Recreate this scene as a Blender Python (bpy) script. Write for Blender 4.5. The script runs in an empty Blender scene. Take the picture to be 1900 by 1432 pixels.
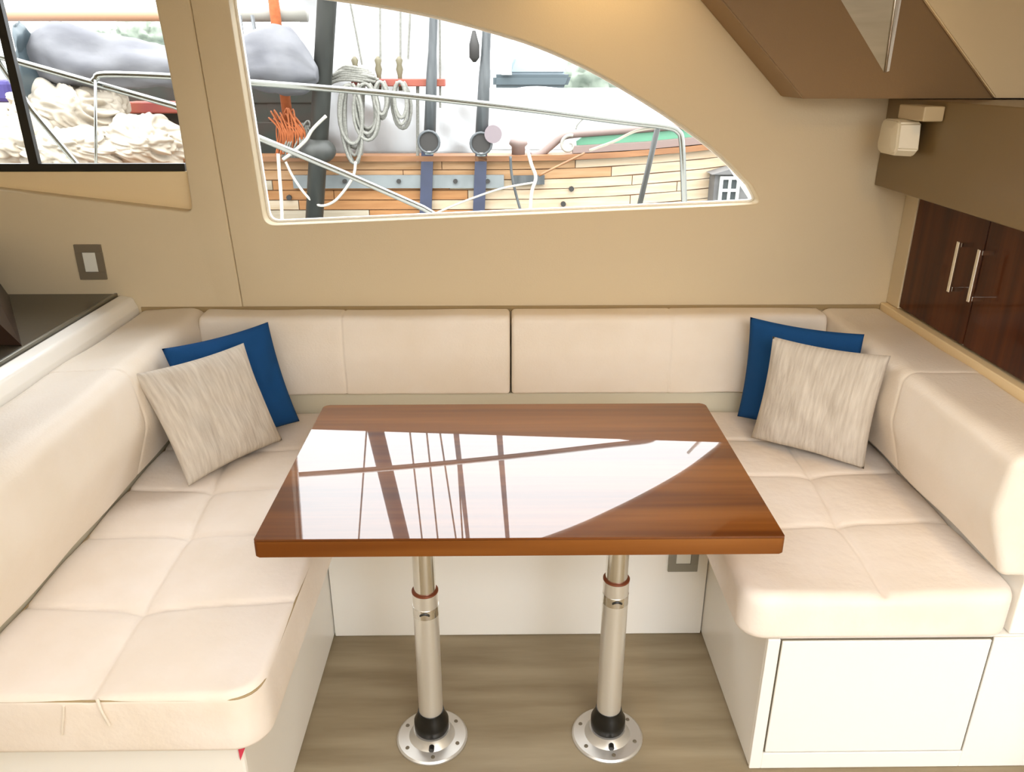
import bpy, bmesh, math, random
from mathutils import Vector, Matrix, noise

# ---------------------------------------------------------------- camera
random.seed(4)
SC = bpy.context.scene
COL = SC.collection
F, EYE, PITCH, YAW = 1455.0, 1.5, math.radians(22.1), math.radians(0.7)
FW = Vector((math.sin(YAW)*math.cos(PITCH), math.cos(YAW)*math.cos(PITCH), -math.sin(PITCH)))
RT = Vector((math.cos(YAW), -math.sin(YAW), 0))
UP = RT.cross(FW)
cd = bpy.data.cameras.new('camera'); cam = bpy.data.objects.new('camera', cd); COL.objects.link(cam)
cd.sensor_fit = 'HORIZONTAL'; cd.sensor_width = 36.0; cd.lens = 36.0*F/1900.0
cam.matrix_world = Matrix.Translation((0, 0, EYE)) @ Matrix((RT, UP, -FW)).transposed().to_4x4()
cd.clip_start = 0.02; cd.clip_end = 500
SC.camera = cam

def _on(ax, x, y, v):                       # the point of a real plane that a line of sight meets
    r = FW + RT*((x-950)/F) - UP*((y-716)/F)
    t = (v-(0, 0, EYE)[ax])/r[ax]
    return Vector((0, 0, EYE)) + r*t
def atX(x, y, v): return _on(0, x, y, v)
def atY(x, y, v): return _on(1, x, y, v)
def atZ(x, y, v): return _on(2, x, y, v)

# ---------------------------------------------------------------- light
SKY = 10.0
w = bpy.data.worlds.new('overcast_sky'); SC.world = w; w.use_nodes = True
nt = w.node_tree; nt.nodes.clear()
out = nt.nodes.new('ShaderNodeOutputWorld'); bg = nt.nodes.new('ShaderNodeBackground')
tc = nt.nodes.new('ShaderNodeTexCoord'); sx = nt.nodes.new('ShaderNodeSeparateXYZ')
mr = nt.nodes.new('ShaderNodeMapRange'); mr.inputs['From Min'].default_value = 0.0; mr.inputs['From Max'].default_value = 1.0
mr.inputs['To Min'].default_value = 0.36*SKY; mr.inputs['To Max'].default_value = 1.0*SKY
nt.links.new(tc.outputs['Generated'], sx.inputs[0]); nt.links.new(sx.outputs['Z'], mr.inputs['Value'])
hz = nt.nodes.new('ShaderNodeMath'); hz.operation = 'GREATER_THAN'; hz.inputs[1].default_value = -0.002   # quays and water below the horizon are darker
nt.links.new(sx.outputs['Z'], hz.inputs[0])
mx_ = nt.nodes.new('ShaderNodeMix'); mx_.inputs['A'].default_value = 0.12*SKY
nt.links.new(hz.outputs[0], mx_.inputs['Factor']); nt.links.new(mr.outputs['Result'], mx_.inputs['B'])
nt.links.new(mx_.outputs['Result'], bg.inputs['Strength']); bg.inputs['Color'].default_value = (0.97, 0.985, 1.0, 1)
nt.links.new(bg.outputs[0], out.inputs[0])

def area(name, loc, target, sx_, sy_, power, col):
    l = bpy.data.lights.new(name, 'AREA'); l.shape = 'RECTANGLE'; l.size = sx_; l.size_y = sy_; l.energy = power; l.color = col
    o = bpy.data.objects.new(name, l); COL.objects.link(o); o.location = loc
    o.rotation_euler = (Vector(target)-Vector(loc)).to_track_quat('-Z', 'Y').to_euler()
    return o
# overhead fill lamp added for the daylight from behind the photographer
area('aft_daylight_fill', (0.6, -1.3, 2.35), (0.0, 1.6, 0.4), 1.6, 1.0, 12, (0.98, 0.99, 1.0))
area('ceiling_fill', (-0.15, 0.30, 1.935), (-0.1, 0.55, 0.3), 1.5, 0.4, 13, (1.0, 0.98, 0.95))  # fill added under the ceiling to brighten seat tops and left backrest

SC.view_settings.view_transform = 'Standard'; SC.view_settings.look = 'None'
SC.view_settings.gamma = 1.0; SC.view_settings.use_curve_mapping = False
SC.view_settings.exposure = 0.07
SC.cycles.max_bounces = 10; SC.cycles.diffuse_bounces = 5; SC.cycles.use_denoising = True

# ---------------------------------------------------------------- materials
def lin(c):
    if isinstance(c, str):
        c = [int(c[i:i+2], 16)/255 for i in (0, 2, 4)]
    return tuple((v/12.92 if v <= 0.04045 else ((v+0.055)/1.055)**2.4) for v in c) + (1.0,)
def mat(name, col, rough=0.5, metal=0.0, spec=0.5, col2=None, scale=(8, 8, 8), detail=4, bump=0.0, bscale=None, lo=0.35, hi=0.65,
        coat=0.0, coat_ior=1.5, sheen=0.0, uv=False):
    m = bpy.data.materials.new(name); m.use_nodes = True
    n = m.node_tree.nodes; L = m.node_tree.links; b = n['Principled BSDF']
    b.inputs['Base Color'].default_value = lin(col); b.inputs['Roughness'].default_value = rough
    b.inputs['Metallic'].default_value = metal; b.inputs['Specular IOR Level'].default_value = spec
    b.inputs['Coat Weight'].default_value = coat; b.inputs['Coat IOR'].default_value = coat_ior; b.inputs['Coat Roughness'].default_value = 0.015
    b.inputs['Sheen Weight'].default_value = sheen
    t = n.new('ShaderNodeTexCoord'); mp = n.new('ShaderNodeMapping'); mp.inputs['Scale'].default_value = scale
    L.new(t.outputs['UV' if uv else 'Object'], mp.inputs[0])
    if col2 is not None:
        no = n.new('ShaderNodeTexNoise'); no.inputs['Scale'].default_value = 1.0; no.inputs['Detail'].default_value = detail
        L.new(mp.outputs[0], no.inputs['Vector'])
        cr = n.new('ShaderNodeValToRGB'); cr.color_ramp.elements[0].position = lo; cr.color_ramp.elements[1].position = hi
        cr.color_ramp.elements[0].color = lin(col); cr.color_ramp.elements[1].color = lin(col2)
        L.new(no.outputs['Fac'], cr.inputs[0]); L.new(cr.outputs[0], b.inputs['Base Color'])
    if bump:
        mp2 = n.new('ShaderNodeMapping'); mp2.inputs['Scale'].default_value = bscale or scale
        L.new(t.outputs['UV' if uv else 'Object'], mp2.inputs[0])
        n2 = n.new('ShaderNodeTexNoise'); n2.inputs['Scale'].default_value = 1.0; n2.inputs['Detail'].default_value = 5
        L.new(mp2.outputs[0], n2.inputs['Vector'])
        bp = n.new('ShaderNodeBump'); bp.inputs['Strength'].default_value = bump; bp.inputs['Distance'].default_value = 0.01
        L.new(n2.outputs['Fac'], bp.inputs['Height']); L.new(bp.outputs[0], b.inputs['Normal'])
    return m
M = {}
M['lining'] = mat('vinyl_wall_lining', 'd8c8a8', 0.55, spec=0.3, bump=0.06, bscale=(220, 220, 220))
M['lining_dark'] = mat('vinyl_recess', 'a08a62', 0.7)
M['soffit'] = mat('shaded_brown_vinyl', '8f7350', 0.5, spec=0.3, bump=0.05, bscale=(220, 220, 220))  # shade of the soffit face is put into this darker brown
M['soffit_light'] = mat('tan_vinyl', 'ecd6ac', 0.5, spec=0.3)  # paler tan carries the soffit panel's extra light; plain colour on sill and trim
M['locker'] = mat('taupe_laminate', '7c6745', 0.28, spec=0.5)
M['ceiling'] = mat('headliner', 'a8916a', 0.7)
M['leather'] = mat('cream_leather', 'efe6da', 0.42, spec=0.35, col2='eadfcf', scale=(5, 5, 5), bump=0.12, bscale=(160, 160, 160))
M['seat'] = mat('cream_suede', 'f2e8de', 0.62, spec=0.25, col2='ece0d2', scale=(6, 6, 6), bump=0.25, bscale=(26, 26, 26), sheen=0.1)
M['seam'] = mat('seam_thread', 'a8936d', 0.7)
M['white'] = mat('white_gelcoat', 'f2efe8', 0.3, spec=0.4)
M['white_trim'] = mat('white_trim', 'faf9f5', 0.25, spec=0.5)
M['dark_taupe'] = mat('joint_dark', '6a6150', 0.8)  # dark taupe of the hatch joint, screws and speaker swivel
M['board'] = mat('pale_grey_board', 'cfc9b4', 0.45)
M['floor'] = mat('greyed_oak_floor', '9c8e74', 0.5, spec=0.35, col2='83745a', scale=(2.2, 16, 3), detail=6, bump=0.05, bscale=(6, 70, 6))
M['counter'] = mat('dark_counter', '3c372c', 0.25, spec=0.4, col2='463f33', scale=(60, 60, 60))
M['counter_edge'] = mat('counter_edge', '2a251c', 0.3)
M['edge_metal'] = mat('brushed_edge', '8d8a80', 0.3, metal=1.0)
M['darkwood'] = mat('dark_walnut', '2a160c', 0.4)
M['chrome'] = mat('polished_chrome', 'f0eee9', 0.14, metal=1.0)
M['alu'] = mat('satin_aluminium', 'f0ede6', 0.28, metal=0.75)
M['plate'] = mat('cast_aluminium', 'cfccc6', 0.36, metal=0.7)
M['rubber'] = mat('black_plastic', '0d0c09', 0.35)
M['copper'] = mat('copper_ring', '7d4227', 0.4, metal=0.3)
M['blue'] = mat('blue_cotton', '1f4f86', 0.85, spec=0.1, bump=0.25, bscale=(240, 240, 1), uv=True)
M['grey_fabric'] = mat('grey_slub_fabric', 'd8d0c4', 0.9, spec=0.1, col2='bdb3a6', scale=(38, 4, 1), detail=7, lo=0.35, hi=0.75,
                       bump=0.3, bscale=(44, 8, 1), uv=True)
M['switch_frame'] = mat('taupe_frame', '7d7260', 0.35)
M['outlet_frame'] = mat('grey_frame', '8d897c', 0.35)
M['switch_white'] = mat('switch_white', 'e6e6dc', 0.3)
M['red'] = mat('red_tag', 'd8405a', 0.5)
M['black'] = mat('black_frame', '0c0b08', 0.35)
M['speaker'] = mat('ivory_plastic', 'e2d9bf', 0.35)
M['speaker_bracket'] = mat('beige_bracket', 'c4b28f', 0.4)
M['lens'] = mat('frosted_panel', 'b9ad92', 0.3, col2='a99c80', scale=(4, 4, 30))
M['bulb'] = mat('lamp_bulb', 'ffe0a8', 0.4)

def wood(name, c1, c2, c3, axis='X', coat=0.0, coat_ior=1.5, rough=0.35, wide=9):
    m = bpy.data.materials.new(name); m.use_nodes = True
    n = m.node_tree.nodes; L = m.node_tree.links; b = n['Principled BSDF']
    t = n.new('ShaderNodeTexCoord'); mp = n.new('ShaderNodeMapping')
    s = {'X': (0.5, wide, wide), 'Z': (wide, wide, 0.5)}[axis]; mp.inputs['Scale'].default_value = s
    L.new(t.outputs['Object'], mp.inputs[0])
    a = n.new('ShaderNodeTexNoise'); a.inputs['Scale'].default_value = 1.2; a.inputs['Detail'].default_value = 3; L.new(mp.outputs[0], a.inputs['Vector'])
    mp2 = n.new('ShaderNodeMapping'); mp2.inputs['Scale'].default_value = tuple(v*(9 if v > 1 else 4) for v in s); L.new(t.outputs['Object'], mp2.inputs[0])
    g = n.new('ShaderNodeTexNoise'); g.inputs['Scale'].default_value = 1.0; g.inputs['Detail'].default_value = 6; L.new(mp2.outputs[0], g.inputs['Vector'])
    mx = n.new('ShaderNodeMath'); mx.operation = 'MULTIPLY_ADD'; mx.inputs[1].default_value = 0.3
    L.new(g.outputs['Fac'], mx.inputs[0]); L.new(a.outputs['Fac'], mx.inputs[2])
    cr = n.new('ShaderNodeValToRGB'); e = cr.color_ramp.elements; e[0].position = 0.5; e[1].position = 0.8
    e[0].color = lin(c1); e[1].color = lin(c3); k = e.new(0.64); k.color = lin(c2)
    L.new(mx.outputs[0], cr.inputs[0]); L.new(cr.outputs[0], b.inputs['Base Color'])
    b.inputs['Roughness'].default_value = rough; b.inputs['Specular IOR Level'].default_value = 0.08; b.inputs['Coat Weight'].default_value = coat
    b.inputs['Coat IOR'].default_value = coat_ior; b.inputs['Coat Roughness'].default_value = 0.01
    return m
M['table'] = wood('lacquered_teak', '5a2b08', '763f12', '8e5522', 'X', coat=1.0, coat_ior=1.68, wide=7)
M['table_edge'] = wood('teak_edge_band', '6a3a12', '7e4b1e', '94602e', 'X', coat=0.3, rough=0.3, wide=4)
M['cabinet'] = wood('walnut_door', '3c1b09', '4f260e', '5f3215', 'Z', coat=0.3, rough=0.3, wide=7)

def outdoors():
    for k, v in M.items():
        if not k.startswith('o_') or k == 'o_rail': continue
        for m_ in (v if isinstance(v, list) else [v]):
            for n_ in m_.node_tree.nodes:
                if n_.type == 'BSDF_PRINCIPLED': c_ = n_.inputs['Base Color'].default_value; n_.inputs['Base Color'].default_value = (c_[0]*OUT, c_[1]*OUT, c_[2]*OUT, 1)
                if n_.type == 'VALTORGB':
                    for e_ in n_.color_ramp.elements: c_ = e_.color; e_.color = (c_[0]*OUT, c_[1]*OUT, c_[2]*OUT, 1)
OUT = 0.62
def glass(name, col=(1, 1, 1, 1)):
    m = bpy.data.materials.new(name); m.use_nodes = True
    n = m.node_tree.nodes; L = m.node_tree.links; n.clear()
    o = n.new('ShaderNodeOutputMaterial'); t = n.new('ShaderNodeBsdfTransparent'); g = n.new('ShaderNodeBsdfGlossy')
    t.inputs[0].default_value = col; g.inputs['Roughness'].default_value = 0.0
    fr = n.new('ShaderNodeFresnel'); fr.inputs[0].default_value = 1.12
    mx = n.new('ShaderNodeMixShader'); L.new(fr.outputs[0], mx.inputs[0]); L.new(t.outputs[0], mx.inputs[1]); L.new(g.outputs[0], mx.inputs[2])
    L.new(mx.outputs[0], o.inputs[0]); return m
M['glass'] = glass('clear_window_glass', (0.97, 0.98, 0.98, 1))
# outside
M['o_plank'] = [mat('hull_plank_%s' % k, c, 0.6, col2=c2, scale=(3, 3, 30), spec=0.3) for k, c, c2 in
                (('honey', 'cfa67c', 'bb8f62'), ('pale', 'dfcbb0', 'd2b896'), ('amber', 'c58f5c', 'b07a4a'), ('weathered', 'cdbfa8', 'b8a88e'))]
M['o_cap'] = mat('rail_cap_wood', 'b07c50', 0.5, col2='8e5e3a', scale=(2, 20, 20))
M['o_metal'] = mat('galvanised_strip', '9aa0a0', 0.5, col2='868c8c', scale=(6, 6, 6))
M['o_bolt'] = mat('bolt_dark', '3a3734', 0.6)
M['o_green'] = mat('green_paint', '74b492', 0.5, col2='6aaa88', scale=(3, 3, 3))
M['o_mauve'] = mat('faded_mauve_paint', '958078', 0.6)
M['o_black'] = mat('tarred_black', '4c4d48', 0.5, col2='3e3f3b', scale=(20, 20, 6))
M['o_grey'] = mat('grey_rigging', '6c7072', 0.45, col2='55595b', scale=(30, 30, 4))
M['o_blue'] = mat('blue_grey_paint', '464d68', 0.5, col2='3c4258', scale=(8, 8, 8))
M['o_tarp'] = mat('white_tarpaulin', 'e9ebec', 0.6, col2='dadddf', scale=(2, 2, 2), bump=0.5, bscale=(4, 4, 4))
M['o_cover'] = mat('grey_boom_cover', '86868a', 0.8, col2='6f6f75', scale=(3, 6, 6), bump=0.6, bscale=(6, 9, 9))
M['o_sail'] = mat('cream_sailcloth', 'd2c8b8', 0.8, col2='c2b49f', scale=(3, 3, 3), bump=0.2, bscale=(5, 5, 5))
M['o_rope'] = mat('pale_rope', 'a8a79e', 0.9, col2='8f8d84', scale=(90, 90, 90))
M['o_rope_white'] = mat('white_rope', 'dcd6c8', 0.9)
M['o_rope_orange'] = mat('orange_rope', 'c8703c', 0.8, col2='b5602e', scale=(40, 40, 40))
M['o_red'] = mat('red_painted_bar', 'a8504a', 0.6, col2='b56048', scale=(6, 6, 6))
M['o_dark'] = mat('dark_green_gear', '39423a', 0.8, col2='4a3f36', scale=(5, 5, 9))
M['o_rail'] = mat('stainless_rail', '90928f', 0.22, metal=1.0)
M['o_hut'] = mat('grey_boards', '7c7a78', 0.6, col2='6c6a69', scale=(3, 3, 12))
M['o_whitepaint'] = mat('white_paint', 'e4e6e0', 0.4)
M['o_pane'] = mat('dark_pane', '4d5354', 0.15)
M['o_spar'] = mat('peach_spar', 'd9ab88', 0.5)
M['o_palespar'] = mat('pale_spar', 'b9b5aa', 0.5)
M['o_brass'] = mat('weathered_pin', '7d7458', 0.5)
M['o_disc'] = mat('mauve_disc', '96888c', 0.5)
M['o_slate'] = mat('slate_hull', '4f5c62', 0.4)
M['o_cabinblue'] = mat('pale_blue_cabin', 'b4c4ce', 0.4)
M['o_purple'] = mat('violet_cover', '463c86', 0.7)
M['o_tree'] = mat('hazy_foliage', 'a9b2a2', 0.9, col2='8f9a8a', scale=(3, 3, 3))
M['o_water'] = mat('harbour_water', '7f8a88', 0.12, bump=0.3, bscale=(1.5, 4, 1))
M['o_deck'] = mat('side_deck', 'd8d4ca', 0.6)
outdoors()

# ---------------------------------------------------------------- builders
WORLD = {}
def tag(o, label=None, cat=None, group=None, kind=None):
    if label: o['label'] = label
    if cat: o['category'] = cat
    if group: o['group'] = group
    if kind: o['kind'] = kind
    return o
def obj(name, me, m, parent=None, smooth=False, angle=None, label=None):
    """link one mesh (built in world coordinates) as one object with its origin at its base centre"""
    if isinstance(me, bmesh.types.BMesh):
        b = me; bmesh.ops.recalc_face_normals(b, faces=b.faces[:]); me = bpy.data.meshes.new(name); b.to_mesh(me); b.free()
    xs = [v.co for v in me.vertices]
    lo = Vector([min(c[i] for c in xs) for i in range(3)]); hi = Vector([max(c[i] for c in xs) for i in range(3)])
    o_ = Vector(((lo.x+hi.x)/2, (lo.y+hi.y)/2, lo.z))
    me.transform(Matrix.Translation(-o_))
    me.materials.clear()
    for mm in (m if isinstance(m, (list, tuple)) else [m]): me.materials.append(mm)
    if smooth:
        me.polygons.foreach_set('use_smooth', [True]*len(me.polygons))
        if angle: me.set_sharp_from_angle(angle=math.radians(angle))
    o = bpy.data.objects.new(name, me); COL.objects.link(o); WORLD[o.name] = o_
    if parent is not None:
        o.parent = parent; o.location = o_ - WORLD[parent.name]
    else: o.location = o_
    if label: o['label'] = label
    return o
def empty(name, loc, label, cat, group=None):
    o = bpy.data.objects.new(name, None); COL.objects.link(o); o.location = loc; o.empty_display_size = 0.1
    WORLD[o.name] = Vector(loc); return tag(o, label, cat, group)
def add_box(b, x0, x1, y0, y1, z0, z1, bev=0.0, seg=2):
    vs = [b.verts.new((x, y, z)) for x in (x0, x1) for y in (y0, y1) for z in (z0, z1)]
    fs = [b.faces.new([vs[i] for i in f]) for f in ((0, 1, 3, 2), (4, 6, 7, 5), (0, 4, 5, 1), (2, 3, 7, 6), (0, 2, 6, 4), (1, 5, 7, 3))]
    if bev:
        es = list({e for f in fs for e in f.edges})
        bmesh.ops.bevel(b, geom=es, offset=bev, segments=seg, profile=0.5, affect='EDGES')
def box(x0, x1, y0, y1, z0, z1, bev=0.0, seg=2):
    b = bmesh.new(); add_box(b, x0, x1, y0, y1, z0, z1, bev, seg); return b
def add_tube(b, pts, r, n=10, cap=True, rz=None):
    pts = [Vector(p) for p in pts]; rings = []
    rr = r if isinstance(r, (list, tuple)) else [r]*len(pts)
    t0 = (pts[1]-pts[0]).normalized(); nrm = t0.orthogonal().normalized()
    for i, p in enumerate(pts):
        t = (pts[min(i+1, len(pts)-1)]-pts[max(i-1, 0)]).normalized()
        nrm = (nrm - t*nrm.dot(t)).normalized(); bi = t.cross(nrm)
        rings.append([b.verts.new(p + (nrm*math.cos(a)+bi*math.sin(a))*rr[i]) for a in [2*math.pi*k/n for k in range(n)]])
    for A, B in zip(rings, rings[1:]):
        for k in range(n): b.faces.new((A[k], A[(k+1) % n], B[(k+1) % n], B[k]))
    if cap: b.faces.new(rings[0][::-1]); b.faces.new(rings[-1])
def tube(pts, r, n=10, cap=True):
    b = bmesh.new(); add_tube(b, pts, r, n, cap); return b
def add_lathe(b, c, prof, n=32):
    rings = [[b.verts.new((c[0]+r*math.cos(2*math.pi*k/n), c[1]+r*math.sin(2*math.pi*k/n), c[2]+z)) for k in range(n)] for r, z in prof]
    for A, B in zip(rings, rings[1:]):
        for k in range(n): b.faces.new((A[k], A[(k+1) % n], B[(k+1) % n], B[k]))
    b.faces.new(rings[0][::-1]); b.faces.new(rings[-1])
def lathe(c, prof, n=32):
    b = bmesh.new(); add_lathe(b, c, prof, n); return b
def prism(poly, d, bev=0.0):
    """closed solid: polygon (list of 3-D points) swept by the vector d"""
    b = bmesh.new(); A = [b.verts.new(p) for p in poly]; B = [b.verts.new(Vector(p)+Vector(d)) for p in poly]
    b.faces.new(A); b.faces.new(B[::-1]); n = len(poly)
    for i in range(n): b.faces.new((A[i], B[i], B[(i+1) % n], A[(i+1) % n]))
    if bev: bmesh.ops.bevel(b, geom=b.edges[:], offset=bev, segments=2, affect='EDGES')
    return b
def smooth_path(pts, k=6):
    pts = [Vector(p) for p in pts]; r = []
    P = [pts[0]*2-pts[1]] + pts + [pts[-1]*2-pts[-2]]
    for i in range(1, len(P)-2):
        for j in range(k):
            t = j/k; a, b_, c, d = P[i-1], P[i], P[i+1], P[i+2]
            r.append(0.5*((2*b_)+(c-a)*t+(2*a-5*b_+4*c-d)*t*t+(-a+3*b_-3*c+d)*t**3))
    return r+[pts[-1]]
def fillet(poly, rad, k=6):
    r = []; n = len(poly)
    for i, p in enumerate(poly):
        q = rad.get(i, 0)
        if not q: r.append(p); continue
        a = (poly[i-1]-p); c = (poly[(i+1) % n]-p); la, lc = a.length, c.length
        a.normalize(); c.normalize(); half = a.angle(c)/2; d = min(q/math.tan(half), la*0.48, lc*0.48)
        s, e = p+a*d, p+c*d
        for j in range(k+1):
            t = j/k; r.append(s*(1-t)**2+p*2*t*(1-t)+e*t*t)
    return r
def slab(name, outer, holes, y0, y1, bev, m, parent=None):
    """wall sheet in the X-Z plane with openings, thickness y0..y1"""
    cu = bpy.data.curves.new(name, 'CURVE'); cu.dimensions = '2D'; cu.fill_mode = 'BOTH'
    cu.extrude = (y1-y0)/2-bev; cu.bevel_depth = bev; cu.bevel_resolution = 2; cu.offset = -bev
    for poly in [outer]+holes:
        s = cu.splines.new('POLY'); s.points.add(len(poly)-1); s.use_cyclic_u = True
        for i, p in enumerate(poly): s.points[i].co = (p[0], p[1], 0, 1)
    t = bpy.data.objects.new('tmp', cu); COL.objects.link(t)
    dg = bpy.context.evaluated_depsgraph_get(); me = bpy.data.meshes.new_from_object(t.evaluated_get(dg))
    bpy.data.objects.remove(t); bpy.data.curves.remove(cu)
    me.transform(Matrix(((1, 0, 0, 0), (0, 0, 1, (y0+y1)/2), (0, 1, 0, 0), (0, 0, 0, 1))))
    b = bmesh.new(); b.from_mesh(me); bmesh.ops.remove_doubles(b, verts=b.verts[:], dist=1e-5); 
    return obj(name, b, m, parent, smooth=True, angle=35)

def soft_block(x0, x1, y0, y1, z0, z1, R, r, top=None, n=(40, 60, 8), rb=None):
    """upholstered block: plan corners R, top edge r, bottom edge rb; top(x, y) adds height"""
    rb = r if rb is None else rb
    cx, cy = (x0+x1)/2, (y0+y1)/2; hx, hy = (x1-x0)/2, (y1-y0)/2
    def plan(u, v, ins):
        ax, ay = hx-ins, hy-ins; Rr = max(R-ins, 0.002)
        x, y = u*ax, v*ay
        qx, qy = abs(x)-(ax-Rr), abs(y)-(ay-Rr)
        if qx > 0 and qy > 0:
            s = max(qx, qy)/math.hypot(qx, qy)
            x = math.copysign(ax-Rr+qx*s, x); y = math.copysign(ay-Rr+qy*s, y)
        return cx+x, cy+y
    def coord(i, m, h):                        # finer near the ends
        t = -1+2*i/m; return t
    nx, ny, nz = n
    b = bmesh.new(); G = {}
    top = top or (lambda x, y: 0)
    prof = []
    k = 5
    for j in range(k+1):
        a = math.pi/2*j/k; prof.append((rb*(1-math.sin(a)), z0+rb*(1-math.cos(a))))
    for j in range(1, nz): prof.append((0, z0+rb+(z1-r-z0-rb)*j/nz))
    for j in range(k+1):
        a = math.pi/2*j/k; prof.append((r*(1-math.cos(a)), z1-r+r*math.sin(a)))
    per = [(-1+2*i/nx, -1) for i in range(nx)]+[(1, -1+2*i/ny) for i in range(ny)]+[(1-2*i/nx, 1) for i in range(nx)]+[(-1, 1-2*i/ny) for i in range(ny)]
    rings = []
    for li, (ins, z) in enumerate(prof):
        ring = []
        for (u, v) in per:
            x, y = plan(u, v, ins); ring.append(b.verts.new((x, y, z+(top(x, y)*max(0, (z-z1+r)/r) if z > z1-r and r else 0))))
        rings.append(ring)
    for A, B in zip(rings, rings[1:]):
        for i in range(len(A)): b.faces.new((A[i], A[(i+1) % len(A)], B[(i+1) % len(A)], B[i]))
    for z, ring, tp in ((prof[0][1], rings[0], False), (prof[-1][1], rings[-1], True)):
        ins = r if tp else rb
        grid = {}
        for idx, (u, v) in enumerate(per):
            grid[(round((u+1)/2*nx), round((v+1)/2*ny))] = ring[idx]
        for i in range(1, nx):
            for j in range(1, ny):
                x, y = plan(-1+2*i/nx, -1+2*j/ny, ins); grid[(i, j)] = b.verts.new((x, y, z+(top(x, y) if tp else 0)))
        for i in range(nx):
            for j in range(ny): b.faces.new((grid[(i, j)], grid[(i+1, j)], grid[(i+1, j+1)], grid[(i, j+1)]))
    return b
def seg_dist(p, a, b_):
    ax, ay = b_[0]-a[0], b_[1]-a[1]; t = ((p[0]-a[0])*ax+(p[1]-a[1])*ay)/(ax*ax+ay*ay); t = max(0, min(1, t))
    return math.hypot(p[0]-a[0]-ax*t, p[1]-a[1]-ay*t)
def tufted(lines, buttons, depth=0.0065, wid=0.006, puff=0.010):
    def f(x, y):
        z = noise.noise(Vector((x*9, y*9, 1.7)))*0.0022 + noise.noise(Vector((x*4, y*4, 5.7)))*0.003
        d = min(min(seg_dist((x, y), l[i], l[i+1]) for i in range(len(l)-1)) for l in lines)
        z += puff*(1-math.exp(-d/0.05)) - depth*math.exp(-(d/wid)**2)
        for q in buttons:
            e = math.hypot(x-q[0], y-q[1]); z -= 0.008*math.exp(-(e/0.03)**2)
        return z-puff*0.5
    return f
def extrude_profile(prof, axis, a0, a1, bulge=0.0, n=24, seams=(), sd=0.004, sw=0.006, endr=0.02):
    """upholstered roll: closed profile swept along an axis, ends rounded, with sewn seams across it"""
    m = len(prof); cx = sum(p[0] for p in prof)/m; cz = sum(p[1] for p in prof)/m
    st = set([a0+(a1-a0)*i/n for i in range(n+1)])
    for k in range(6): st.add(a0+endr*(1-math.cos(math.pi/2*k/5))); st.add(a1-endr*(1-math.cos(math.pi/2*k/5)))
    for s in seams:
        for q in (-2.2, -1.2, -0.6, 0, 0.6, 1.2, 2.2): st.add(s+q*sw)
    st = sorted(st); b = bmesh.new(); rings = []
    for a in st:
        d = min(a-a0, a1-a); ins = endr-math.sqrt(max(0, endr**2-(endr-d)**2)) if d < endr else 0
        for s in seams: ins += sd*math.exp(-((a-s)/sw)**2)
        ring = []
        for i, p in enumerate(prof):
            q0, q1 = prof[i-1], prof[(i+1) % m]; tx, tz = q1[0]-q0[0], q1[1]-q0[1]; l = math.hypot(tx, tz) or 1
            nx_, nz_ = tz/l, -tx/l
            if (p[0]-cx)*nx_+(p[1]-cz)*nz_ < 0: nx_, nz_ = -nx_, -nz_
            wv = noise.noise(Vector((a*5, p[0]*7, p[1]*7)))*bulge
            x, z = p[0]-nx_*(ins-wv), p[1]-nz_*(ins-wv)
            ring.append(b.verts.new((x, a, z) if axis == 'Y' else (a, x, z)))
        rings.append(ring)
    for A, B in zip(rings, rings[1:]):
        for i in range(m): b.faces.new((A[i], A[(i+1) % m], B[(i+1) % m], B[i]))
    b.faces.new(rings[0][::-1]); b.faces.new(rings[-1]); return b
def round_profile(pts, rads, k=6):
    P = [Vector((p[0], p[1], 0)) for p in pts]; q = fillet(P, dict(enumerate(rads)), k)
    res = []
    for i, p in enumerate(q):                                  # subdivide long runs
        nx_ = q[(i+1) % len(q)]; s = max(1, int((nx_-p).length/0.03))
        for j in range(s): res.append(tuple((p+(nx_-p)*j/s))[:2])
    return res

# ================================================================= SETTING
WALL = 2.38
G = M['lining']
def wp(x, y, Y=WALL): v = atY(x, y, Y); return Vector((v.x, v.z, 0))
main_hole = [wp(*p) for p in ((490, 419), (1414, 379))] + smooth_path([wp(*p) for p in ((1396, 345), (1340, 288), (1268, 233), (1190, 182), (1100, 130), (1000, 85), (900, 53), (800, 27), (700, 8), (600, -7), (520, -16))], 4) + [wp(419, -28)]
main_hole = fillet(main_hole, {0: 0.035, 1: 0.022, 2: 0.03, len(main_hole)-1: 0.04})
side_hole = [wp(*p) for p in ((357, 394), (350, 345), (340, 280), (325, 190), (306, 90), (289, 8), (280, -34))] + [Vector((-1.95, 1.70, 0)), Vector((-1.95, 1.222, 0))]
side_hole = fillet(side_hole, {0: 0.022, 6: 0.03, 7: 0.03, 8: 0.03})
sA, sB = wp(353, 5), wp(450, 567)
dirn = (sA-sB)/(sA.y-sB.y); seam_lo = sB+dirn*(0.0-sB.y); seam_hi = sB+dirn*(1.95-sB.y)
g = Vector((0.0006, 0, 0))
slab('wall_back', [seam_lo+g, Vector((1.30, 0, 0)), Vector((1.30, 1.95, 0)), seam_hi+g], [main_hole], WALL, WALL+0.07, 0.004, G)['kind'] = 'structure'
bpy.data.objects['wall_back']['label'] = 'tan vinyl lined back wall with the large curved window'
lp = slab('wall_back_panel', [Vector((-2.5, 0, 0)), seam_lo-g, seam_hi-g, Vector((-2.5, 1.95, 0))], [side_hole], WALL-0.002, WALL+0.07, 0.006, G)
lp['kind'] = 'structure'; lp['label'] = 'tan vinyl lined wall panel with the left window'
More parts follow.
